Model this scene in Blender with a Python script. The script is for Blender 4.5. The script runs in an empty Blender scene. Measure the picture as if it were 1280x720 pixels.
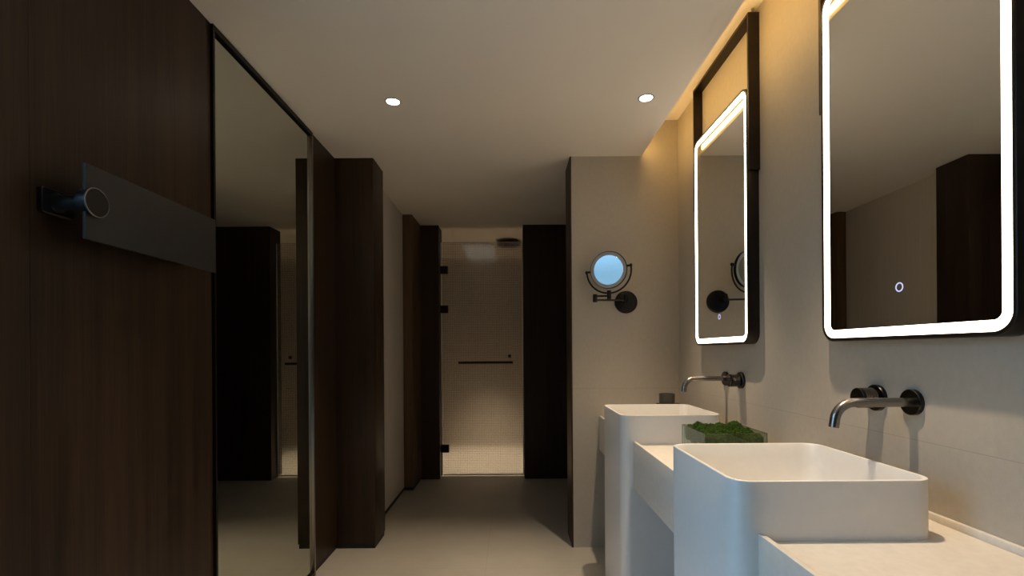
import bpy, bmesh, math, random
from mathutils import Vector, Matrix
random.seed(7)
SC = bpy.context.scene
COL = SC.collection
PI = math.pi

# ------------------------------------------------------------------ dimensions (metres)
CAMZ = 1.18
XL, XW = -1.058, 1.0025          # left wood wall, right plaster wall
CE, CC = 2.346, 2.561            # ceiling, cove ceiling
YE = 2.90                        # end wall / pilaster front
YB = 4.46                        # back panels
YR = -1.50                       # wall behind the camera
BX0, BX1 = 0.4694, 0.9067        # basins
RIM, TOP, LIP = 0.90, 0.773, 0.789

# ------------------------------------------------------------------ materials
def nm(name):
    m = bpy.data.materials.new(name); m.use_nodes = True
    nt = m.node_tree
    return m, nt, nt.nodes['Principled BSDF']

def simple(name, col, rough=0.5, metal=0.0, spec=0.5):
    m, nt, b = nm(name)
    b.inputs['Base Color'].default_value = (*col, 1)
    b.inputs['Roughness'].default_value = rough
    b.inputs['Metallic'].default_value = metal
    b.inputs['Specular IOR Level'].default_value = spec
    return m

def textured(name, c1, c2, scale, rough=0.5, bump=0.0, metal=0.0, detail=6, spec=0.5, bump_scale=None):
    """noise-mottled material; scale may be a 3-tuple"""
    m, nt, b = nm(name)
    tc = nt.nodes.new('ShaderNodeTexCoord'); mp = nt.nodes.new('ShaderNodeMapping')
    nt.links.new(tc.outputs['Object'], mp.inputs['Vector'])
    s = scale if isinstance(scale, tuple) else (scale,)*3
    mp.inputs['Scale'].default_value = s
    n = nt.nodes.new('ShaderNodeTexNoise'); n.inputs['Scale'].default_value = 1.0
    n.inputs['Detail'].default_value = detail
    nt.links.new(mp.outputs['Vector'], n.inputs['Vector'])
    r = nt.nodes.new('ShaderNodeValToRGB')
    r.color_ramp.elements[0].position = .3; r.color_ramp.elements[1].position = .7
    r.color_ramp.elements[0].color = (*c1, 1); r.color_ramp.elements[1].color = (*c2, 1)
    nt.links.new(n.outputs['Fac'], r.inputs['Fac'])
    nt.links.new(r.outputs['Color'], b.inputs['Base Color'])
    b.inputs['Roughness'].default_value = rough; b.inputs['Metallic'].default_value = metal
    b.inputs['Specular IOR Level'].default_value = spec
    if bump:
        bp = nt.nodes.new('ShaderNodeBump'); bp.inputs['Strength'].default_value = bump
        bp.inputs['Distance'].default_value = 0.002
        if bump_scale:
            n2 = nt.nodes.new('ShaderNodeTexNoise'); n2.inputs['Scale'].default_value = bump_scale
            nt.links.new(tc.outputs['Object'], n2.inputs['Vector'])
            nt.links.new(n2.outputs['Fac'], bp.inputs['Height'])
        else:
            nt.links.new(n.outputs['Fac'], bp.inputs['Height'])
        nt.links.new(bp.outputs['Normal'], b.inputs['Normal'])
    return m

def wood(name, dark, mid, rough=0.42):
    m, nt, b = nm(name)
    N, L = nt.nodes, nt.links
    tc = N.new('ShaderNodeTexCoord')
    def noise(sc, det, rg=.6):
        mp = N.new('ShaderNodeMapping'); mp.inputs['Scale'].default_value = sc
        L.new(tc.outputs['Object'], mp.inputs['Vector'])
        n = N.new('ShaderNodeTexNoise'); n.inputs['Scale'].default_value = 1
        n.inputs['Detail'].default_value = det; n.inputs['Roughness'].default_value = rg
        n.inputs['Distortion'].default_value = .3
        L.new(mp.outputs['Vector'], n.inputs['Vector']); return n
    a = noise((26, 26, .8), 4); f = noise((170, 170, 3.5), 3); g = noise((5, 5, .35), 2)
    def ma(op, x, y):
        q = N.new('ShaderNodeMath'); q.operation = op
        for i, v in enumerate((x, y)):
            if isinstance(v, (int, float)): q.inputs[i].default_value = v
            else: L.new(v, q.inputs[i])
        return q.outputs[0]
    s = ma('ADD', ma('MULTIPLY', a.outputs['Fac'], .45), ma('ADD', ma('MULTIPLY', f.outputs['Fac'], .3), ma('MULTIPLY', g.outputs['Fac'], .25)))
    r = N.new('ShaderNodeValToRGB'); r.color_ramp.elements[0].position = .38; r.color_ramp.elements[1].position = .64
    r.color_ramp.elements[0].color = (*dark, 1); r.color_ramp.elements[1].color = (*mid, 1)
    L.new(s, r.inputs['Fac']); L.new(r.outputs['Color'], b.inputs['Base Color'])
    b.inputs['Roughness'].default_value = rough; b.inputs['Specular IOR Level'].default_value = .28
    bp = N.new('ShaderNodeBump'); bp.inputs['Strength'].default_value = .15; bp.inputs['Distance'].default_value = .001
    L.new(f.outputs['Fac'], bp.inputs['Height']); L.new(bp.outputs['Normal'], b.inputs['Normal'])
    return m

def tiled(name, c1, c2, grout, lines, rough, bump=.12, nscale=(9, 9, 9), fine=420):
    """mottled tile; lines = [(axis, offset, pitch, width)] joints in object space"""
    m, nt, b = nm(name)
    N, L = nt.nodes, nt.links
    tc = N.new('ShaderNodeTexCoord')
    mp = N.new('ShaderNodeMapping'); mp.inputs['Scale'].default_value = nscale
    L.new(tc.outputs['Object'], mp.inputs['Vector'])
    n = N.new('ShaderNodeTexNoise'); n.inputs['Scale'].default_value = 1; n.inputs['Detail'].default_value = 8
    n.inputs['Roughness'].default_value = .65
    L.new(mp.outputs['Vector'], n.inputs['Vector'])
    r = N.new('ShaderNodeValToRGB'); r.color_ramp.elements[0].position = .32; r.color_ramp.elements[1].position = .68
    r.color_ramp.elements[0].color = (*c1, 1); r.color_ramp.elements[1].color = (*c2, 1)
    L.new(n.outputs['Fac'], r.inputs['Fac'])
    col = r.outputs['Color']
    sep = N.new('ShaderNodeSeparateXYZ'); L.new(tc.outputs['Object'], sep.inputs[0])
    mask = None
    for ax, off, pitch, w in lines:
        a = N.new('ShaderNodeMath'); a.operation = 'SUBTRACT'; L.new(sep.outputs[ax], a.inputs[0]); a.inputs[1].default_value = off - w/2
        q = N.new('ShaderNodeMath'); q.operation = 'FLOORED_MODULO'; L.new(a.outputs[0], q.inputs[0]); q.inputs[1].default_value = pitch
        c = N.new('ShaderNodeMath'); c.operation = 'LESS_THAN'; L.new(q.outputs[0], c.inputs[0]); c.inputs[1].default_value = w
        if mask is None: mask = c.outputs[0]
        else:
            x = N.new('ShaderNodeMath'); x.operation = 'MAXIMUM'; L.new(mask, x.inputs[0]); L.new(c.outputs[0], x.inputs[1]); mask = x.outputs[0]
    if mask is not None:
        mx = N.new('ShaderNodeMix'); mx.data_type = 'RGBA'
        L.new(mask, mx.inputs['Factor']); L.new(col, mx.inputs['A']); mx.inputs['B'].default_value = (*grout, 1)
        col = mx.outputs['Result']
    L.new(col, b.inputs['Base Color'])
    b.inputs['Roughness'].default_value = rough
    n2 = N.new('ShaderNodeTexNoise'); n2.inputs['Scale'].default_value = fine; n2.inputs['Detail'].default_value = 2
    L.new(tc.outputs['Object'], n2.inputs['Vector'])
    bp = N.new('ShaderNodeBump'); bp.inputs['Strength'].default_value = bump; bp.inputs['Distance'].default_value = .001
    L.new(n2.outputs['Fac'], bp.inputs['Height']); L.new(bp.outputs['Normal'], b.inputs['Normal'])
    return m

def emit(name, col, strength):
    m = bpy.data.materials.new(name); m.use_nodes = True
    nt = m.node_tree; nt.nodes.clear()
    e = nt.nodes.new('ShaderNodeEmission'); o = nt.nodes.new('ShaderNodeOutputMaterial')
    e.inputs[0].default_value = (*col, 1); e.inputs[1].default_value = strength
    nt.links.new(e.outputs[0], o.inputs[0]); return m

def glass(name, col=(1, 1, 1), rough=0.0, ior=1.45):
    m, nt, b = nm(name)
    b.inputs['Base Color'].default_value = (*col, 1); b.inputs['Roughness'].default_value = rough
    b.inputs['Transmission Weight'].default_value = 1; b.inputs['IOR'].default_value = ior
    return m

def clear_pane(name, tint=(1, 1, 1), refl=.06):
    m = bpy.data.materials.new(name); m.use_nodes = True
    nt = m.node_tree; nt.nodes.clear()
    o = nt.nodes.new('ShaderNodeOutputMaterial'); mx = nt.nodes.new('ShaderNodeMixShader')
    t = nt.nodes.new('ShaderNodeBsdfTransparent'); g = nt.nodes.new('ShaderNodeBsdfGlossy')
    t.inputs[0].default_value = (*tint, 1); g.inputs['Roughness'].default_value = .02
    fr = nt.nodes.new('ShaderNodeLayerWeight'); fr.inputs['Blend'].default_value = .25
    ml = nt.nodes.new('ShaderNodeMath'); ml.operation = 'MULTIPLY_ADD'; ml.inputs[1].default_value = .45; ml.inputs[2].default_value = refl*.4
    nt.links.new(fr.outputs['Fresnel'], ml.inputs[0]); nt.links.new(ml.outputs[0], mx.inputs[0])
    nt.links.new(t.outputs[0], mx.inputs[1]); nt.links.new(g.outputs[0], mx.inputs[2]); nt.links.new(mx.outputs[0], o.inputs[0])
    return m

def reeded(name):
    """frosted shower glass moulded with a fine square grid"""
    m, nt, b = nm(name)
    N, L = nt.nodes, nt.links
    b.inputs['Base Color'].default_value = (.86, .84, .80, 1)
    b.inputs['Roughness'].default_value = .16; b.inputs['Transmission Weight'].default_value = .94; b.inputs['IOR'].default_value = 1.25
    tc = N.new('ShaderNodeTexCoord'); sep = N.new('ShaderNodeSeparateXYZ'); L.new(tc.outputs['Object'], sep.inputs[0])
    hs = []
    for ax in (0, 2):
        a = N.new('ShaderNodeMath'); a.operation = 'MULTIPLY'; a.inputs[1].default_value = PI/.0165; L.new(sep.outputs[ax], a.inputs[0])
        s = N.new('ShaderNodeMath'); s.operation = 'SINE'; L.new(a.outputs[0], s.inputs[0])
        q = N.new('ShaderNodeMath'); q.operation = 'ABSOLUTE'; L.new(s.outputs[0], q.inputs[0]); hs.append(q)
    mn = N.new('ShaderNodeMath'); mn.operation = 'MINIMUM'; L.new(hs[0].outputs[0], mn.inputs[0]); L.new(hs[1].outputs[0], mn.inputs[1])
    bp = N.new('ShaderNodeBump'); bp.inputs['Strength'].default_value = .8; bp.inputs['Distance'].default_value = .002
    L.new(mn.outputs[0], bp.inputs['Height']); L.new(bp.outputs['Normal'], b.inputs['Normal'])
    cr = N.new('ShaderNodeValToRGB'); cr.color_ramp.elements[0].position = .0; cr.color_ramp.elements[1].position = .45
    cr.color_ramp.elements[0].color = (.42, .40, .37, 1); cr.color_ramp.elements[1].color = (.93, .92, .90, 1)
    L.new(mn.outputs[0], cr.inputs['Fac']); L.new(cr.outputs['Color'], b.inputs['Base Color'])
    return m

def knurled(name):
    m, nt, b = nm(name)
    N, L = nt.nodes, nt.links
    b.inputs['Base Color'].default_value = (.055, .05, .046, 1); b.inputs['Metallic'].default_value = 1; b.inputs['Roughness'].default_value = .3
    tc = N.new('ShaderNodeTexCoord'); sep = N.new('ShaderNodeSeparateXYZ'); L.new(tc.outputs['UV'], sep.inputs[0])
    out = []
    for sg in (1, -1):
        a = N.new('ShaderNodeMath'); a.operation = 'MULTIPLY'; a.inputs[1].default_value = 40*PI; L.new(sep.outputs[0], a.inputs[0])
        c = N.new('ShaderNodeMath'); c.operation = 'MULTIPLY_ADD'; c.inputs[1].default_value = sg*9*PI
        L.new(sep.outputs[1], c.inputs[0]); L.new(a.outputs[0], c.inputs[2])
        s = N.new('ShaderNodeMath'); s.operation = 'SINE'; L.new(c.outputs[0], s.inputs[0]); out.append(s)
    mx = N.new('ShaderNodeMath'); mx.operation = 'MULTIPLY'; L.new(out[0].outputs[0], mx.inputs[0]); L.new(out[1].outputs[0], mx.inputs[1])
    bp = N.new('ShaderNodeBump'); bp.inputs['Strength'].default_value = .9; bp.inputs['Distance'].default_value = .002
    L.new(mx.outputs[0], bp.inputs['Height']); L.new(bp.outputs['Normal'], b.inputs['Normal'])
    return m

M = {}
M['wood'] = wood('dark_walnut', (.017, .0095, .0052), (.052, .0295, .0155))
M['casing'] = wood('warm_lit_walnut', (.075, .043, .020), (.165, .096, .046), .5)  # lighter brown: warm light on the casing put into the wood colour
M['plaster'] = tiled('beige_wall_tile', (.425, .378, .305), (.46, .41, .332), (.36, .32, .26), [(2, .953, 4.0, .002)], .55, .3, (60, 60, 40), 420)
M['corridor'] = textured('corridor_wallcovering', (.64, .57, .48), (.70, .625, .53), (60, 60, 3), .7, .2)
M['ceil'] = textured('ceiling_paint', (.89, .815, .71), (.91, .835, .73), 3, .85, .05, bump_scale=300)
M['floor'] = tiled('beige_floor_tile', (.41, .375, .315), (.455, .415, .35), (.33, .30, .25), [(0, -.94, .79, .0018), (1, 1.05, 1.58, .0018)], .38, .06, (5, 5, 5), 250)
M['shower_tile'] = tiled('shower_tile', (.50, .447, .385), (.57, .512, .445), (.4, .35, .29), [(2, .6, .6, .003)], .45, .1, (8, 8, 8), 250)
M['white'] = textured('white_solid_surface', (.765, .735, .685), (.79, .76, .71), 40, .32, .0)
M['stone'] = textured('cream_worktop', (.66, .60, .52), (.72, .66, .575), 55, .4, .03, bump_scale=200)
M['black'] = textured('black_metal', (.010, .009, .0085), (.016, .0145, .0135), 30, .38, metal=.6)
M['frame'] = textured('bronze_black_frame', (.022, .017, .014), (.032, .025, .02), 25, .36, metal=.7)
M['plinth'] = textured('dark_plinth', (.006, .0055, .005), (.010, .009, .008), 25, .5)
M['gun'] = textured('gunmetal', (.29, .265, .245), (.36, .33, .305), (3, 200, 200), .27, metal=1)
M['gundark'] = textured('dark_gunmetal', (.045, .041, .038), (.06, .055, .05), 60, .25, metal=1)
M['knurl'] = knurled('knurled_gunmetal')
M['steel'] = textured('brushed_profile', (.30, .285, .26), (.38, .36, .33), (60, 60, 2), .35, metal=1)
M['mirror'] = simple('mirror_silver', (.80, .81, .79), .0, 1)
M['smoke_mirror'] = simple('large_mirror_silver', (.60, .62, .57), .0, 1)
M['magnify'] = simple('magnifying_glass_silver', (.72, .80, .84), .03, 1)
M['bezel'] = textured('grey_frosted_bezel', (.34, .35, .35), (.38, .39, .39), 40, .5)
M['led'] = emit('mirror_light', (1.0, .86, .68), 6.8)
M['icon'] = emit('touch_icon_light', (.55, .60, 1.0), 1.2)
M['cove'] = emit('cove_led', (1.0, .62, .21), 19.0)
M['lamp'] = emit('downlight_lamp', (1.0, .90, .75), 30.0)
M['vent'] = emit('shower_light_panel', (1.0, .82, .62), .16)
M['plate'] = textured('dark_grey_plate', (.028, .026, .024), (.034, .032, .029), 30, .5, metal=.0, spec=.3)
M['bracket'] = textured('black_bracket', (.016, .017, .019), (.022, .023, .026), 30, .3, metal=.5)
M['door_glass'] = reeded('reeded_shower_glass')
M['seal'] = simple('clear_seal', (.75, .70, .62), .35)
M['tank'] = clear_pane('planter_glass', (.90, .95, .91), .10)
M['tank_edge'] = clear_pane('planter_glass_edge', (.55, .64, .56), .5)
M['moss'] = textured('moss_green', (.005, .016, .002), (.055, .105, .013), 130, .9, .5, spec=.1)
M['cup'] = textured('olive_ceramic', (.035, .031, .019), (.05, .045, .028), 40, .45)
M['pane'] = clear_pane('window_pane')

# ------------------------------------------------------------------ mesh helpers
def box(bm, x0, x1, y0, y1, z0, z1, bev=0.0, seg=2):
    vs = [bm.verts.new((x, y, z)) for z in (z0, z1) for y in (y0, y1) for x in (x0, x1)]
    f = [bm.faces.new([vs[i] for i in q]) for q in ((0, 2, 3, 1), (4, 5, 7, 6), (0, 1, 5, 4), (2, 6, 7, 3), (0, 4, 6, 2), (1, 3, 7, 5))]
    if bev:
        es = list({e for q in f for e in q.edges})
        bmesh.ops.bevel(bm, geom=es, offset=bev, segments=seg, profile=.5, affect='EDGES', clamp_overlap=True)

def rr(a0, a1, b0, b1, r, n=8):
    """rounded rectangle, list of (a, b) counter-clockwise"""
    P = []
    for ca, cb, t0 in ((a1-r, b0+r, -PI/2), (a1-r, b1-r, 0), (a0+r, b1-r, PI/2), (a0+r, b0+r, PI)):
        for i in range(n+1):
            t = t0 + PI/2*i/n
            P.append((ca+r*math.cos(t), cb+r*math.sin(t)))
    return P

def loops(bm, rows, close=True, cap0=False, cap1=False):
    """bridge successive rings of 3-D points (same length)"""
    V = [[bm.verts.new(p) for p in row] for row in rows]
    n = len(V[0])
    for a, b in zip(V[:-1], V[1:]):
        for i in range(n if close else n-1):
            j = (i+1) % n
            bm.faces.new((a[i], a[j], b[j], b[i]))
    if cap0: bm.faces.new(list(reversed(V[0])))
    if cap1: bm.faces.new(V[-1])
    return V

def frame_of(axis):
    a = Vector(axis).normalized()
    t = Vector((0, 0, 1)) if abs(a.z) < .9 else Vector((1, 0, 0))
    u = t.cross(a).normalized(); v = a.cross(u)
    return a, u, v

def lathe(bm, c, axis, prof, n=40, cap0=True, cap1=True, uv=False):
    """prof = [(distance along axis, radius)]"""
    a, u, v = frame_of(axis); c = Vector(c)
    rows = [[c + a*d + (u*math.cos(2*PI*i/n) + v*math.sin(2*PI*i/n))*r for i in range(n)] for d, r in prof]
    V = loops(bm, rows, True, cap0, cap1)
    if uv:
        lay = bm.loops.layers.uv.verify()
        idx = {}
        for k, row in enumerate(V):
            for i, q in enumerate(row): idx[q] = (i/n, k/(len(V)-1))
        for f in bm.faces:
            for l in f.loops:
                if l.vert in idx: l[lay].uv = idx[l.vert]

def tube(bm, pts, r, n=20, cap=True):
    pts = [Vector(p) for p in pts]
    rows = []; u = None
    for i, p in enumerate(pts):
        d = (pts[min(i+1, len(pts)-1)] - pts[max(i-1, 0)]).normalized()
        if u is None: _, u, _ = frame_of(d)
        u = (u - d*u.dot(d)).normalized(); v = d.cross(u)
        rows.append([p + (u*math.cos(2*PI*k/n) + v*math.sin(2*PI*k/n))*r for k in range(n)])
    loops(bm, rows, True, cap, cap)

def prism(bm, poly, z0, z1):
    loops(bm, [[(x, y, z0) for x, y in poly], [(x, y, z1) for x, y in poly]], True, True, True)

def link(name, bm, mat, parent=None, origin=None, smooth=True, ang=35):
    bmesh.ops.recalc_face_normals(bm, faces=bm.faces[:])
    me = bpy.data.meshes.new(name); bm.to_mesh(me); bm.free()
    o = bpy.data.objects.new(name, me); COL.objects.link(o)
    me.materials.append(mat)
    wo = Vector((0, 0, 0))
    if parent is not None:
        q = parent
        while q is not None: wo = wo + q.location; q = q.parent
        o.parent = parent
    if origin is not None:
        o.location = Vector(origin) - wo; wo = Vector(origin)
    if wo.length: me.transform(Matrix.Translation(-wo))
    if smooth:
        for p in me.polygons: p.use_smooth = True
        for e in (me.edges if False else []): pass
        try: me.set_sharp_from_angle(angle=math.radians(ang))
        except Exception: pass
    return o

def mk(fn, *a, **k):
    bm = bmesh.new(); fn(bm, *a, **k); return bm

def boxes(*bs, bev=0.0):
    bm = bmesh.new()
    for b in bs: box(bm, *b, bev=bev)
    return bm

def struct(name, bm, mat, parent=None, **k):
    o = link(name, bm, mat, parent, **k)
    if parent is None: o['kind'] = 'structure'
    return o

def tag(o, label, cat, group=None, kind=None):
    o['label'] = label; o['category'] = cat
    if group: o['group'] = group
    if kind: o['kind'] = kind
    return o

def thing(name, loc, label, cat, group=None):
    o = bpy.data.objects.new(name, None); COL.objects.link(o); o.location = loc
    o.empty_display_size = .05
    return tag(o, label, cat, group)

# ------------------------------------------------------------------ room shell
struct('floor', boxes((-1.6, 1.6, YR-.1, 6.2, -.10, 0)), M['floor'])
struct('ceiling', boxes((-1.6, .784, YR-.1, YE, CE, CE+.36), (.784, 1.6, 3.13, 6.2, CE, CE+.36), (-1.6, .784, YE, 6.2, CE, CE+.36),
                        (.784, 1.2, YR-.1, YE, CC, CC+.145)), M['ceil'])
struct('wall_right', boxes((XW, XW+.15, YR-.1, YE, 0, CC)), M['plaster'])
struct('wall_end', boxes((.362, XW+.15, YE, 3.13, 0, CC)), M['plaster'])
struct('trim_1', boxes((.3546, .362, YE-.001, 3.135, 0, CE)), M['wood'])
struct('trim_2', boxes((.362, 1.4, 3.13, 3.142, 0, CE)), M['wood'])
struct('wall_alcove', boxes((1.30, 1.42, 3.142, YB, 0, CE)), M['wood'])
# left side: wood panelling with the window bay behind the camera
WY0, WY1, WZ0, WZ1 = .14, .985, .05, 2.30
struct('wall_left', boxes((XL-.10, XL, 1.062, 1.704, .03, CE), (XL-.10, XL, WY1, 1.0612, .03, CE), (XL-.10, XL, 2.562, YE, .03, CE)), M['wood'])
struct('wall_window', boxes((XL-.10, XL, YR-.1, WY0, 0, CE), (XL-.10, XL, WY0, WY1, 0, WZ0), (XL-.10, XL, WY0, WY1, WZ1, CE)), M['plaster'])
struct('wall_left_backing', boxes((XL-.14, XL-.101, WY1, YE, 0, CE), (XL-.101, XL-.03, 1.704, 2.562, 0, CE)), M['plinth'])
struct('baseboard_left', boxes((XL-.09, XL-.006, WY1, 1.704, 0, .03), (XL-.09, XL-.006, 2.562, YE, 0, .03)), M['plinth'])
struct('wall_rear', boxes((-1.6, 1.6, YR-.1, YR, 0, CE)), M['wood'])
# pilaster and corridor
struct('pilaster', boxes((XL-.1, -.827, YE, 3.122, .028, CE), bev=.0015), M['wood'])
struct('trim_3', boxes((XL-.1, -.832, YE+.006, 3.116, 0, .028)), M['plinth'])
struct('wall_corridor', boxes((-1.15, -.923, 3.122, 4.12, .032, CE)), M['corridor'])
struct('baseboard_corridor', boxes((-1.15, -.926, 3.122, 4.12, 0, .032)), M['plinth'])
bm = bmesh.new()
prism(bm, [(-1.15, 4.12), (-.885, 4.10)] + [(-.862 + .018*math.sin(t), 4.118 - .018*math.cos(t)) for t in [PI/2*i/6 for i in range(7)]] + [(-.838, YB), (-1.15, YB)], .03, CE-.0)
struct('trim_4', bm, M['casing'])
struct('trim_5', boxes((-1.15, -.85, 4.125, YB, 0, .03)), M['plinth'])
struct('wall_back_left', boxes((-1.15, -.672, YB, 4.66, .012, CE)), M['wood'])
struct('wall_back_right', boxes((.108, 1.42, YB, 4.66, .012, CE)), M['wood'])
struct('trim_6', boxes((-1.15, -.676, YB+.006, 4.65, 0, .012), (.112, 1.42, YB+.006, 4.65, 0, .012)), M['plinth'])
struct('wall_shower', boxes((-1.05, 1.05, 6.0, 6.1, 0, CE), (-1.15, -1.05, 4.66, 6.1, 0, CE), (1.05, 1.15, 4.66, 6.1, 0, CE)), M['shower_tile'])

# window (behind the camera, on the left): gives the blue daylight
w = bpy.data.objects.new('window_1', None); COL.objects.link(w); w.location = (XL-.05, 0, 0); w['kind'] = 'structure'
fw = .03
link('window_frame', boxes((XL-.08, XL-.02, WY0, WY1, WZ0, WZ0+fw), (XL-.08, XL-.02, WY0, WY1, WZ1-fw, WZ1),
     (XL-.08, XL-.02, WY0, WY0+fw, WZ0+fw, WZ1-fw), (XL-.08, XL-.02, WY1-fw, WY1, WZ0+fw, WZ1-fw)), M['frame'], w)
link('window_pane', boxes((XL-.054, XL-.048, WY0+fw, WY1-fw, WZ0+fw, WZ1-fw)), M['pane'], w)

# ------------------------------------------------------------------ large wall mirror on the left
t = thing('wall_mirror', (XL, 2.13, 0), 'tall ceiling-height mirror in thin dark frame set in the walnut left wall', 'mirror')
y0, y1 = 1.706, 2.560
fm = boxes((XL-.028, XL+.010, y0, y0+.010, .0, CE-.002), (XL-.028, XL+.010, y0+.010, y1, CE-.022, CE-.002), (XL-.028, XL+.010, y0+.010, y1-.012, 0, .022))
link('frame', fm, M['black'], t)
link('edge_profile', boxes((XL-.028, XL+.012, y1-.012, y1, 0, CE-.022), bev=.001), M['steel'], t)['label'] = 'brushed metal edge profile of the mirror'
link('mirror_glass', boxes((XL-.022, XL-.002, y0+.010, y1-.012, .022, CE-.022)), M['smoke_mirror'], t)

# ------------------------------------------------------------------ plate fixture on the left wall
PY, PZ = 1.113, 1.529
t = thing('plate_fixture', (XL, PY, PZ), 'dark grey rectangular plate held by a round knob on the walnut wall', 'wall fixture')
bm = bmesh.new()
loops(bm, [[(x, a, b) for a, b in rr(1.078+d, 1.160-d, 1.499+d, 1.557-d, .006, 4)] for x, d in ((XL, 0), (XL+.010, 0), (XL+.012, .002))], True, True, True)
link('mounting_plate', bm, M['bracket'], t)
bm = bmesh.new(); lathe(bm, (XL+.012, PY+.004, PZ), (1, 0, 0), [(0, .023), (.010, .019), (.060, .0175), (.066, .0175)])
link('arm', bm, M['bracket'], t)
bm = bmesh.new(); lathe(bm, (-.982, PY+.004, PZ), (1, 0, 0), [(0, .029), (.001, .031), (.020, .031), (.0235, .0335), (.0255, .0335)], 48)
ko = link('knob', bm, M['bracket'], t)
bm = bmesh.new(); lathe(bm, (-.982, PY+.004, PZ), (1, 0, 0), [(.0245, .0335), (.0258, .0336), (.0268, .0326), (.0268, .0316), (.0255, .0314)], 48, False, False)  # ring added to imitate the light catching the knob edge
link('knob_rim_glint', bm, M['steel'], ko)['label'] = 'thin steel ring imitating the rim light on the knob'
bm = bmesh.new(); box(bm, -.975, -.9665, 1.098, 1.580, 1.4425, 1.6155, bev=.0015)
link('plate', bm, M['plate'], t)

# ------------------------------------------------------------------ shower door
t = thing('shower_door', (-.28, 4.58, 0), 'frosted reeded glass shower door at the end of the corridor', 'door')
bm = bmesh.new(); box(bm, -.655, .098, 4.575, 4.585, .020, 2.214)
link('glass_panel', bm, M['door_glass'], t, smooth=False)
link('seal', boxes((-.655, .098, 4.572, 4.588, .008, .020)), M['seal'], t)['label'] = 'pale seal along the door bottom'
link('seal', boxes((.098, .107, 4.574, 4.586, .008, 2.214)), M['seal'], t)
link('seal', boxes((-.671, -.662, 4.574, 4.586, .008, 2.214)), M['seal'], t)
for z in (1.952, 1.580, .262):
    bm = boxes((-.672, -.654, 4.560, 4.60, z-.036, z+.036), (-.655, -.602, 4.562, 4.574, z-.036, z+.036), (-.655, -.602, 4.586, 4.598, z-.036, z+.036), bev=.002)
    link('hinge', bm, M['black'], t)
bm = bmesh.new()
tube(bm, [(-.503, 4.535, 1.075), (.009, 4.535, 1.075)], .0115)
for x in (-.485, -.008): tube(bm, [(x, 4.535, 1.075), (x, 4.5745, 1.075)], .008)
link('handle', bm, M['black'], t)
bm = boxes((-.037, -.009, 4.566, 4.5745, 1.120, 1.148), bev=.002)
link('lock', bm, M['black'], t)
# shower fittings beyond the glass
bm = bmesh.new(); lathe(bm, (-.025, 5.10, CE), (0, 0, -1), [(0, .03), (.02, .03), (.022, .12), (.028, .13), (.036, .13), (.038, .125)])
tag(link('shower_head', bm, M['black'], origin=(-.025, 5.10, CE)), 'dark round rain shower head seen above the shower door', 'shower head')
t = thing('ceiling_panel_light', (-.365, 5.72, CE), 'dim square ceiling light seen through the shower door glass', 'ceiling light')
link('trim_frame', boxes((-.55, -.18, 5.19, 5.20, CE-.012, CE), (-.55, -.18, 6.0-.01, 6.0, CE-.012, CE), (-.55, -.54, 5.2, 5.99, CE-.012, CE), (-.19, -.18, 5.2, 5.99, CE-.012, CE)), M['seal'], t)
link('diffuser', boxes((-.54, -.19, 5.2, 5.99, CE-.008, CE)), M['vent'], t)

# ------------------------------------------------------------------ vanity
def worktop():
    bm = bmesh.new(); r = .045; x0 = .533; n = 8
    def arc(cx, cy, t0, t1): return [(cx+r*math.cos(t0+(t1-t0)*i/n), cy+r*math.sin(t0+(t1-t0)*i/n)) for i in range(n+1)]
    B = [(1.026, 1.449), (2.08, 2.511)]
    ys = .25; pts = None
    segs = [(ys, None, B[0]), (None, B[0], B[1]), (YE, B[1], None)]
    e = .0004
    # near segment
    a0, a1 = B[0]
    prism(bm, [(x0, ys), (XW-.0015, ys), (XW-.0015, a0+r)] + [(BX1+e, a0+r)] + arc(BX1-r+e, a0+r-e, 0, -PI/2) + [(x0, a0-e)], TOP-.06, TOP)
    # strip behind near basin, middle, strip, far
    prism(bm, [(BX1+e, a0+r), (XW-.0015, a0+r), (XW-.0015, a1-r), (BX1+e, a1-r)], TOP-.06, TOP)
    b0, b1 = B[1]
    prism(bm, [(x0, a1+e)] + list(reversed(arc(BX1-r+e, a1-r+e, 0, PI/2))) + [(XW-.0015, a1-r), (XW-.0015, b0+r), (BX1+e, b0+r)] + arc(BX1-r+e, b0+r-e, 0, -PI/2) + [(x0, b0-e)], TOP-.06, TOP)
    prism(bm, [(BX1+e, b0+r), (XW-.0015, b0+r), (XW-.0015, b1-r), (BX1+e, b1-r)], TOP-.06, TOP)
    prism(bm, [(x0, b1+e)] + list(reversed(arc(BX1-r+e, b1-r+e, 0, PI/2))) + [(XW-.0015, b1-r), (XW-.0015, YE-.0015), (x0, YE-.0015)], TOP-.06, TOP)
    bmesh.ops.remove_doubles(bm, verts=bm.verts[:], dist=1e-6)
    return bm
t = thing('vanity_counter', (.77, 1.6, 0), 'long cream wall-hung vanity counter running along the right wall behind the basins', 'counter')
link('worktop', worktop(), M['stone'], t, smooth=False)
for a, b in ((.25, 1.0255), (1.4495, 2.0795), (2.5115, YE)):
    link('apron', boxes((.520, .533, a, b, .586, LIP), bev=.001), M['stone'], t)
link('upstand', boxes((XW-.012, XW-.001, .25, YE-.001, TOP, LIP+.001), bev=.001), M['stone'], t)

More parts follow.
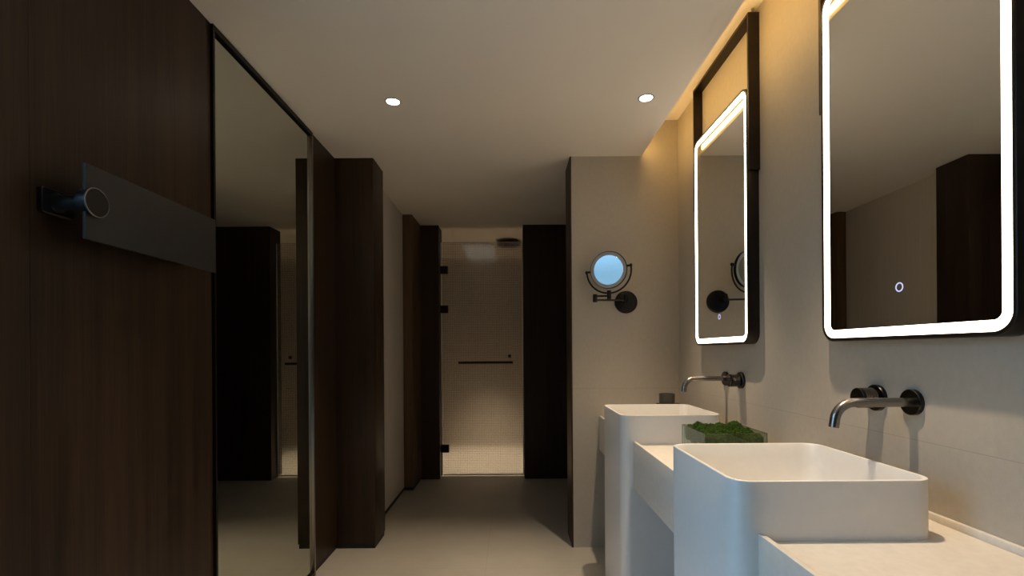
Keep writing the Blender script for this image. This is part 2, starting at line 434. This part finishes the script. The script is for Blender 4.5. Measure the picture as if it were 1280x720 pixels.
def basin(ya, yb, label):
    bm = bmesh.new()
    def row(z, d, r): return [(a, b, z) for a, b in rr(BX0+d, BX1-d, ya+d, yb-d, r, 10)]
    loops(bm, [row(0, 0, .045), row(.40, 0, .045), row(RIM-.0025, 0, .045), row(RIM-.0006, .0007, .0445), row(RIM, .0025, .043),
               row(RIM, .0068, .040), row(RIM-.0006, .0085, .038), row(RIM-.003, .0092, .038), row(.86, .0095, .040), row(.80, .0105, .045), row(.775, .014, .048), row(.765, .022, .05), row(.758, .036, .05), row(.756, .06, .05), row(.752, .17, .03)], True, True, True)
    o = link('pedestal_basin', bm, M['white'], origin=((BX0+BX1)/2, (ya+yb)/2, 0), ang=50)
    tag(o, label, 'basin', 'white square pedestal basins')
    cx, cy = (BX0+BX1)/2, (ya+yb)/2
    bm = bmesh.new(); lathe(bm, (cx, cy, .7515), (0, 0, 1), [(0, .030), (.004, .030), (.006, .027), (.006, .012), (.007, .010)])
    link('drain_cover', bm, M['white'], o)
    return o
basin(1.026, 1.449, 'nearest white square pedestal basin with blue daylight on its left side')
basin(2.080, 2.511, 'farther white square pedestal basin beyond the moss planter')

def faucet(yk, ys, label):
    z = 1.046
    t = thing('wall_faucet', (XW, ys, z), label, 'faucet', 'gunmetal wall-mounted faucets')
    bm = bmesh.new(); lathe(bm, (XW, ys, z), (-1, 0, 0), [(0, .0325), (.010, .0325), (.0115, .031), (.0115, .011)], 48)
    link('spout_flange', bm, M['gundark'], t)
    R = .048; xe = .8045; pts = [(XW-.011, ys, z), (.93, ys, z), (xe+R, ys, z)]
    pts += [(xe+R-R*math.sin(a), ys, z-R+R*math.cos(a)) for a in [math.radians(82)*i/12 for i in range(1, 13)]]
    a = math.radians(82); e = pts[-1]
    pts += [(e[0]-.020*math.cos(a), ys, e[2]-.020*math.sin(a))]
    bm = bmesh.new(); tube(bm, pts, .0115, 28)
    link('spout', bm, M['gun'], t)
    bm = bmesh.new(); lathe(bm, (XW, yk, z), (-1, 0, 0), [(0, .036), (.009, .036), (.011, .0345), (.011, .02)], 48)
    link('knob_flange', bm, M['gundark'], t)
    k = bmesh.new(); lathe(k, (XW-.011, yk, z), (-1, 0, 0), [(0, .023), (.006, .023)], 40)
    link('knob_stem', k, M['gundark'], t)
    k = bmesh.new(); lathe(k, (XW-.051, yk, z), (-1, 0, 0), [(0, .0275), (.005, .0275), (.0065, .026), (.0065, .02)], 40)
    ko = link('knob', k, M['gundark'], t)
    k = bmesh.new(); lathe(k, (XW-.017, yk, z), (-1, 0, 0), [(0, .026), (.001, .0275), (.0175, .0275), (.034, .0275)], 64, uv=True)
    link('knurled_grip', k, M['knurl'], ko)
    return t
faucet(1.326, 1.2065, 'nearest gunmetal wall faucet with curved spout above the nearest basin')
faucet(2.112, 2.260, 'farther gunmetal wall faucet with curved spout above the farther basin')

# ------------------------------------------------------------------ lighted mirrors
def lit_mirror(ya, yb, label):
    za, zb, XF = 1.203, 2.2535, .9555
    t = thing('lighted_mirror', (XW, (ya+yb)/2, za), label, 'mirror', 'backlit vanity mirrors')
    def row(x, d): return [(x, a, b) for a, b in rr(ya+d, yb-d, za+d, zb-d, max(.05-d*.9, .012), 10)]
    bm = bmesh.new()
    loops(bm, [row(XW, 0), row(XF+.001, 0), row(XF, .001), row(XF, .0085), row(XF+.0008, .0095), row(.9645, .0095)], True, True, False)
    link('frame', bm, M['frame'], t, ang=50)
    bm = bmesh.new(); loops(bm, [row(XF+.0012, .0098), row(.9600, .0099), row(.9602, .0335)], True)
    link('light_strip', bm, M['led'], t)
    def rowm(x, d, r): return [(x, a, b) for a, b in rr(ya+d, yb-d, za+d, zb-d, r, 10)]
    bm = bmesh.new(); loops(bm, [rowm(.9640, .0330, .018), rowm(.9597, .0332, .018)], True, True, True)
    link('mirror_glass', bm, M['mirror'], t, smooth=False)
    yc, zc = (ya+yb)/2-.004, 1.3325
    bm = bmesh.new()
    n = 32
    rows = [[(x, yc+r*math.cos(2*PI*i/n), zc+r*1.0*math.sin(2*PI*i/n)) for i in range(n)] for x, r in ((.9596, .0118), (.9590, .0115), (.9590, .0092), (.9596, .0088))]
    loops(bm, rows)
    link('touch_button', bm, M['icon'], t)['label'] = 'glowing blue ring touch button'
    # hanging strap of flat bars up to the cove
    g = .011
    bm = bmesh.new()
    box(bm, .957, XW, ya-g, ya-.0003, 1.905, 2.537)
    box(bm, .957, XW, yb+.0003, yb+g, 1.905, 2.537)
    box(bm, .957, XW, ya-.0003, yb+.0003, 2.526, 2.537)
    link('hanging_strap', bm, M['frame'], t, smooth=False)
    for y in (ya+.004, yb-.004):
        bm = bmesh.new(); tube(bm, [(.982, y, 2.5365), (.982, y, CC)], .004, 12)
        link('ceiling_rod', bm, M['steel'], t)
    return t
lit_mirror(.912, 1.488, 'nearest rounded backlit mirror in black frame at the right edge above the nearest basin')
lit_mirror(1.953, 2.523, 'farther rounded backlit mirror in black frame above the farther basin')

# cove strip hidden above the ceiling edge
bm = bmesh.new(); box(bm, .7843, .789, .2, 2.86, 2.366, 2.390)
tag(link('cove_light_strip', bm, M['cove'], origin=(.787, 1.53, 2.378)), 'warm yellow strip light hidden in the cove above the right wall', 'strip light')

# ------------------------------------------------------------------ magnifying mirror on the end wall
t = thing('magnifying_mirror', (.685, YE, 1.469), 'round pivoting magnifying mirror on a black swing arm on the end wall', 'mirror')
bm = bmesh.new(); lathe(bm, (.6846, YE, 1.4694), (0, -1, 0), [(0, .067), (.010, .067), (.0125, .065), (.014, .060), (.014, .012)], 48)
link('wall_base', bm, M['black'], t)
bm = bmesh.new(); lathe(bm, (.672, YE-.014, 1.476), (0, -1, 0), [(0, .011), (.064, .011)], 24)
lathe(bm, (.668, 2.83, 1.455), (0, 0, 1), [(0, .0115), (.002, .013), (.050, .013), (.052, .0115)], 24)
link('hub', bm, M['black'], t)
bm = bmesh.new(); tube(bm, [(.668, 2.83, 1.4735), (.484, 2.803, 1.4735)], .0055, 16)
link('arm', bm, M['gundark'], t)
bm = bmesh.new(); lathe(bm, (.484, 2.803, 1.461), (0, 0, 1), [(0, .011), (.002, .013), (.044, .013), (.046, .011)], 24)
link('joint', bm, M['black'], t)
bm = bmesh.new(); tube(bm, [(.484, 2.803, 1.4955), (.5615, 2.785, 1.4955)], .0055, 16)
link('arm', bm, M['gundark'], t)
bm = bmesh.new(); lathe(bm, (.5615, 2.785, 1.476), (0, 0, 1), [(0, .010), (.002, .0125), (.048, .0125), (.050, .011)], 24)
link('post', bm, M['black'], t)
# tilting head
C0 = Vector((.5585, 2.780, 1.6435))
nrm = Vector((-.412, -.908, -.07)).normalized()
side = nrm.cross(Vector((0, 0, 1))).normalized()
upv = side.cross(nrm).normalized()
if side.x < 0: side = -side
rot = math.radians(5.5)
S = side*math.cos(rot) + upv*math.sin(rot); U = upv*math.cos(rot) - side*math.sin(rot)
bm = bmesh.new()
yk = [C0 + S*(.1285*math.cos(a)) + U*(.1285*math.sin(a)) - U*.004 for a in [PI + PI*i/36 for i in range(37)]]
yk = [yk[0] + U*.014, yk[0] + U*.006] + yk + [yk[-1] + U*.006, yk[-1] + U*.014]
tube(bm, yk, .0050, 14)
for sg in (-1, 1): lathe(bm, C0 + S*(sg*.1355) + U*.006, S*(-sg), [(0, .008), (.002, .0092), (.012, .0092), (.014, .006), (.030, .006)], 18)
link('yoke', bm, M['black'], t)
bm = bmesh.new(); lathe(bm, C0 - nrm*.012, nrm, [(0, .098), (.003, .1055), (.009, .1075), (.016, .1065), (.020, .1055), (.020, .1035), (.018, .103)], 64, True, False)
head = link('mirror_ring', bm, M['black'], t)
bm = bmesh.new(); lathe(bm, C0 + nrm*.0062, nrm, [(0, .1035), (.0005, .084)], 64, False, False)
link('bezel', bm, M['bezel'], head)['label'] = 'grey frosted light ring'
bm = bmesh.new(); lathe(bm, C0 + nrm*.0064, nrm, [(0, .0845), (.0004, .0838)], 64, True, True)
link('mirror_glass', bm, M['magnify'], head, smooth=False)['label'] = 'mirror glass reflecting blue sky'

# ------------------------------------------------------------------ things on the counter
X0, X1, Y0, Y1, ZT = .688, .915, 1.735, 1.960, .878
gt = .005
t = thing('glass_planter', ((X0+X1)/2, (Y0+Y1)/2, TOP), 'square clear glass box of green moss between the two basins', 'planter')
bm = boxes((X0, X1, Y0, Y0+gt, TOP, ZT), (X0, X1, Y1-gt, Y1, TOP, ZT), (X0, X0+gt, Y0+gt, Y1-gt, TOP, ZT), (X1-gt, X1, Y0+gt, Y1-gt, TOP, ZT), (X0+gt, X1-gt, Y0+gt, Y1-gt, TOP, TOP+gt))
link('glass_box', bm, M['tank'], t, smooth=False)
bm = boxes((X0-.0002, X1+.0002, Y0-.0002, Y0+gt, ZT, ZT+.0015), (X0-.0002, X1+.0002, Y1-gt, Y1+.0002, ZT, ZT+.0015), (X0-.0002, X0+gt, Y0+gt, Y1-gt, ZT, ZT+.0015), (X1-gt, X1+.0002, Y0+gt, Y1-gt, ZT, ZT+.0015),
           (X0-.0006, X0+.0018, Y0-.0006, Y0+.0018, TOP, ZT), (X1-.0018, X1+.0006, Y0-.0006, Y0+.0018, TOP, ZT), (X0-.0006, X0+.0018, Y1-.0018, Y1+.0006, TOP, ZT), (X1-.0018, X1+.0006, Y1-.0018, Y1+.0006, TOP, ZT))
link('glass_edge', bm, M['tank_edge'], t, smooth=False)
# moss: lumpy bed bristling with short sprigs
mx0, mx1, my0, my1 = X0+gt+.004, X1-gt-.004, Y0+gt+.004, Y1-gt-.004
lumps = [(random.uniform(mx0, mx1), random.uniform(my0, my1), random.uniform(.011, .028), random.uniform(.004, .026)) for _ in range(46)]
tufts = [(random.uniform(mx0, mx1), random.uniform(my0, my1), random.uniform(.004, .009), random.uniform(.002, .006)) for _ in range(420)]
def mh(x, y):
    h = 0
    for a, b, s, k in lumps:
        d = ((x-a)**2+(y-b)**2)/(s*s)
        if d < 4: h = max(h, k*math.exp(-d))
    q = 0
    for a, b, s, k in tufts:
        d = ((x-a)**2+(y-b)**2)/(s*s)
        if d < 4: q = max(q, k*math.exp(-d))
    e = min(x-mx0, mx1-x, y-my0, my1-y)/.03
    rim = 1-max(0, min(1, e))
    return 0.864 + h + q + .012*((y-my0)/(my1-my0)) - .010*rim*rim
bm = bmesh.new(); n = 96
G = [[bm.verts.new((mx0+(mx1-mx0)*i/n, my0+(my1-my0)*j/n, mh(mx0+(mx1-mx0)*i/n, my0+(my1-my0)*j/n) + random.uniform(-.001, .001))) for i in range(n+1)] for j in range(n+1)]
for j in range(n):
    for i in range(n): bm.faces.new((G[j][i], G[j][i+1], G[j+1][i+1], G[j+1][i]))
border = [G[0][i] for i in range(n)] + [G[j][n] for j in range(n)] + [G[n][i] for i in range(n, 0, -1)] + [G[j][0] for j in range(n, 0, -1)]
low = [bm.verts.new((v.co.x + random.uniform(-.0015, .0015), v.co.y + random.uniform(-.0015, .0015), .826 + .012*math.sin(k*.21)*math.sin(k*.083+1) + random.uniform(-.003, .003))) for k, v in enumerate(border)]
m4 = len(border)
for k in range(m4): bm.faces.new((border[k], low[k], low[(k+1) % m4], border[(k+1) % m4]))
bm.faces.new(low)
for _ in range(9000):
    x, y = random.uniform(mx0, mx1), random.uniform(my0, my1); z = mh(x, y)-.001
    d = Vector((random.uniform(-1, 1), random.uniform(-1, 1), random.uniform(.4, 1.4))).normalized()*random.uniform(.003, .0065)
    s = Vector((random.uniform(-1, 1), random.uniform(-1, 1), 0)).normalized()*.0011
    p = Vector((x, y, z))
    q = p+d
    q.x = min(max(q.x, mx0-.003), mx1+.003); q.y = min(max(q.y, my0-.003), my1+.003)
    bm.faces.new([bm.verts.new(p-s), bm.verts.new(p+s), bm.verts.new(q)])
tag(link('moss', bm, M['moss'], origin=((mx0+mx1)/2, (my0+my1)/2, .826), smooth=False), 'lumpy green moss filling the square glass box', 'moss', kind='stuff')
# pebbled substrate the moss lies on
bm = bmesh.new(); box(bm, mx0+.004, mx1-.004, my0+.004, my1-.004, TOP+gt, .828, bev=.004)
link('substrate', bm, M['stone'], t)['label'] = 'pale sand under the moss'

t = thing('amenity_box', (.865, 2.655, TOP), 'dark tray box behind the farther basin in the corner', 'box')
bm = bmesh.new(); box(bm, .808, .922, 2.612, 2.698, TOP, .868, bev=.003)
link('body', bm, M['cup'], t)
bm = bmesh.new(); box(bm, .805, .925, 2.609, 2.701, .868, .886, bev=.002)
link('lid', bm, M['plinth'], t)
bm = bmesh.new(); lathe(bm, (.8495, 2.655, .886), (0, 0, 1), [(0, .038), (.002, .0415), (.0545, .0420), (.056, .0412), (.056, .039), (.0545, .0385), (.006, .037), (.005, .0)], 48, True, False)
tag(link('tumbler', bm, M['cup'], origin=(.8495, 2.655, .886)), 'small olive round tumbler behind the farther basin', 'cup')

# ------------------------------------------------------------------ downlights
def spot(loc, energy, size, blend, col, parent=None, rad=.018):
    l = bpy.data.lights.new('downlight_beam', 'SPOT'); l.energy = energy; l.spot_size = math.radians(size); l.spot_blend = blend
    l.color = col; l.shadow_soft_size = rad
    o = bpy.data.objects.new('downlight_beam', l); COL.objects.link(o)
    if parent: o.parent = parent; o.location = Vector(loc) - parent.location
    else: o.location = loc
    return o
WARM = (1.0, .80, .58)
def downlight(x, y, label, energy, size=66):
    t = thing('ceiling_downlight', (x, y, CE), label, 'ceiling light', 'recessed ceiling downlights')
    bm = bmesh.new(); lathe(bm, (x, y, CE), (0, 0, -1), [(0, .037), (.002, .0368), (.003, .035), (.003, .031), (.0010, .0285)], 40, False, False)
    link('trim_ring', bm, M['bezel'], t)
    bm = bmesh.new(); lathe(bm, (x, y, CE), (0, 0, -1), [(0, .0285), (.0010, .0285)], 40, False, True)
    link('lamp', bm, M['lamp'], t)
    spot((x, y, CE-.02), energy, size, .9, WARM, t)
downlight(.627, 2.232, 'lit round recessed downlight in the ceiling nearer the lighted mirrors', 85)
downlight(-.547, 2.25, 'lit round recessed downlight in the ceiling nearer the walnut wall', 85, 60)
downlight(.627, 1.20, 'lit round recessed downlight over the nearest basin, above the frame', 85)
downlight(-.547, 1.20, 'added unseen downlight near the window, above the frame, brightening the ceiling', 80, 54)  # added lamp, out of view; its floor bounce brightens the left ceiling
downlight(-.25, 5.22, 'recessed downlight inside the shower behind the glass door', 320, 54)

# ------------------------------------------------------------------ world: dusk-blue sky outside the window
wd = bpy.data.worlds.new('sky'); SC.world = wd; wd.use_nodes = True
nt = wd.node_tree; bg = nt.nodes['Background']
tc = nt.nodes.new('ShaderNodeTexCoord'); sp = nt.nodes.new('ShaderNodeSeparateXYZ'); cr = nt.nodes.new('ShaderNodeValToRGB')
nt.links.new(tc.outputs['Generated'], sp.inputs[0]); nt.links.new(sp.outputs[2], cr.inputs['Fac']); nt.links.new(cr.outputs['Color'], bg.inputs['Color'])
cr.color_ramp.elements[0].position = 0.02; cr.color_ramp.elements[0].color = (.12, .215, .295, 1)
cr.color_ramp.elements[1].position = .9; cr.color_ramp.elements[1].color = (.95, 1.7, 2.7, 1)
q = cr.color_ramp.elements.new(.22); q.color = (.42, .74, 1.10, 1)
bg.inputs['Strength'].default_value = 4.6

# ------------------------------------------------------------------ camera (17 mm shift lens, level, slight roll)
cd = bpy.data.cameras.new('camera'); cam = bpy.data.objects.new('camera', cd); COL.objects.link(cam)
cam.location = (0, 0, CAMZ)
cd.sensor_width = 36; cd.lens = 604/1280*36; cd.shift_y = (439-360)/1280; cd.clip_start = .02
cam.matrix_world = Matrix.Translation((0, 0, CAMZ)) @ Matrix.Rotation(PI/2, 4, 'X') @ Matrix.Rotation(-.0065, 4, 'Z')
SC.camera = cam

# ------------------------------------------------------------------ render settings
vs = SC.view_settings
vs.view_transform = 'Standard'; vs.look = 'None'; vs.gamma = 1; vs.exposure = 0.0
try: vs.use_curve_mapping = False
except Exception: pass
cy = SC.cycles
cy.use_denoising = True
try: cy.denoiser = 'OPENIMAGEDENOISE'; cy.denoising_input_passes = 'RGB_ALBEDO_NORMAL'; cy.denoising_prefilter = 'ACCURATE'
except Exception: pass
cy.max_bounces = 12; cy.diffuse_bounces = 6; cy.glossy_bounces = 6; cy.transmission_bounces = 8; cy.transparent_max_bounces = 12
cy.sample_clamp_indirect = 4.0; cy.blur_glossy = 0.4
cy.caustics_reflective = True; cy.caustics_refractive = True
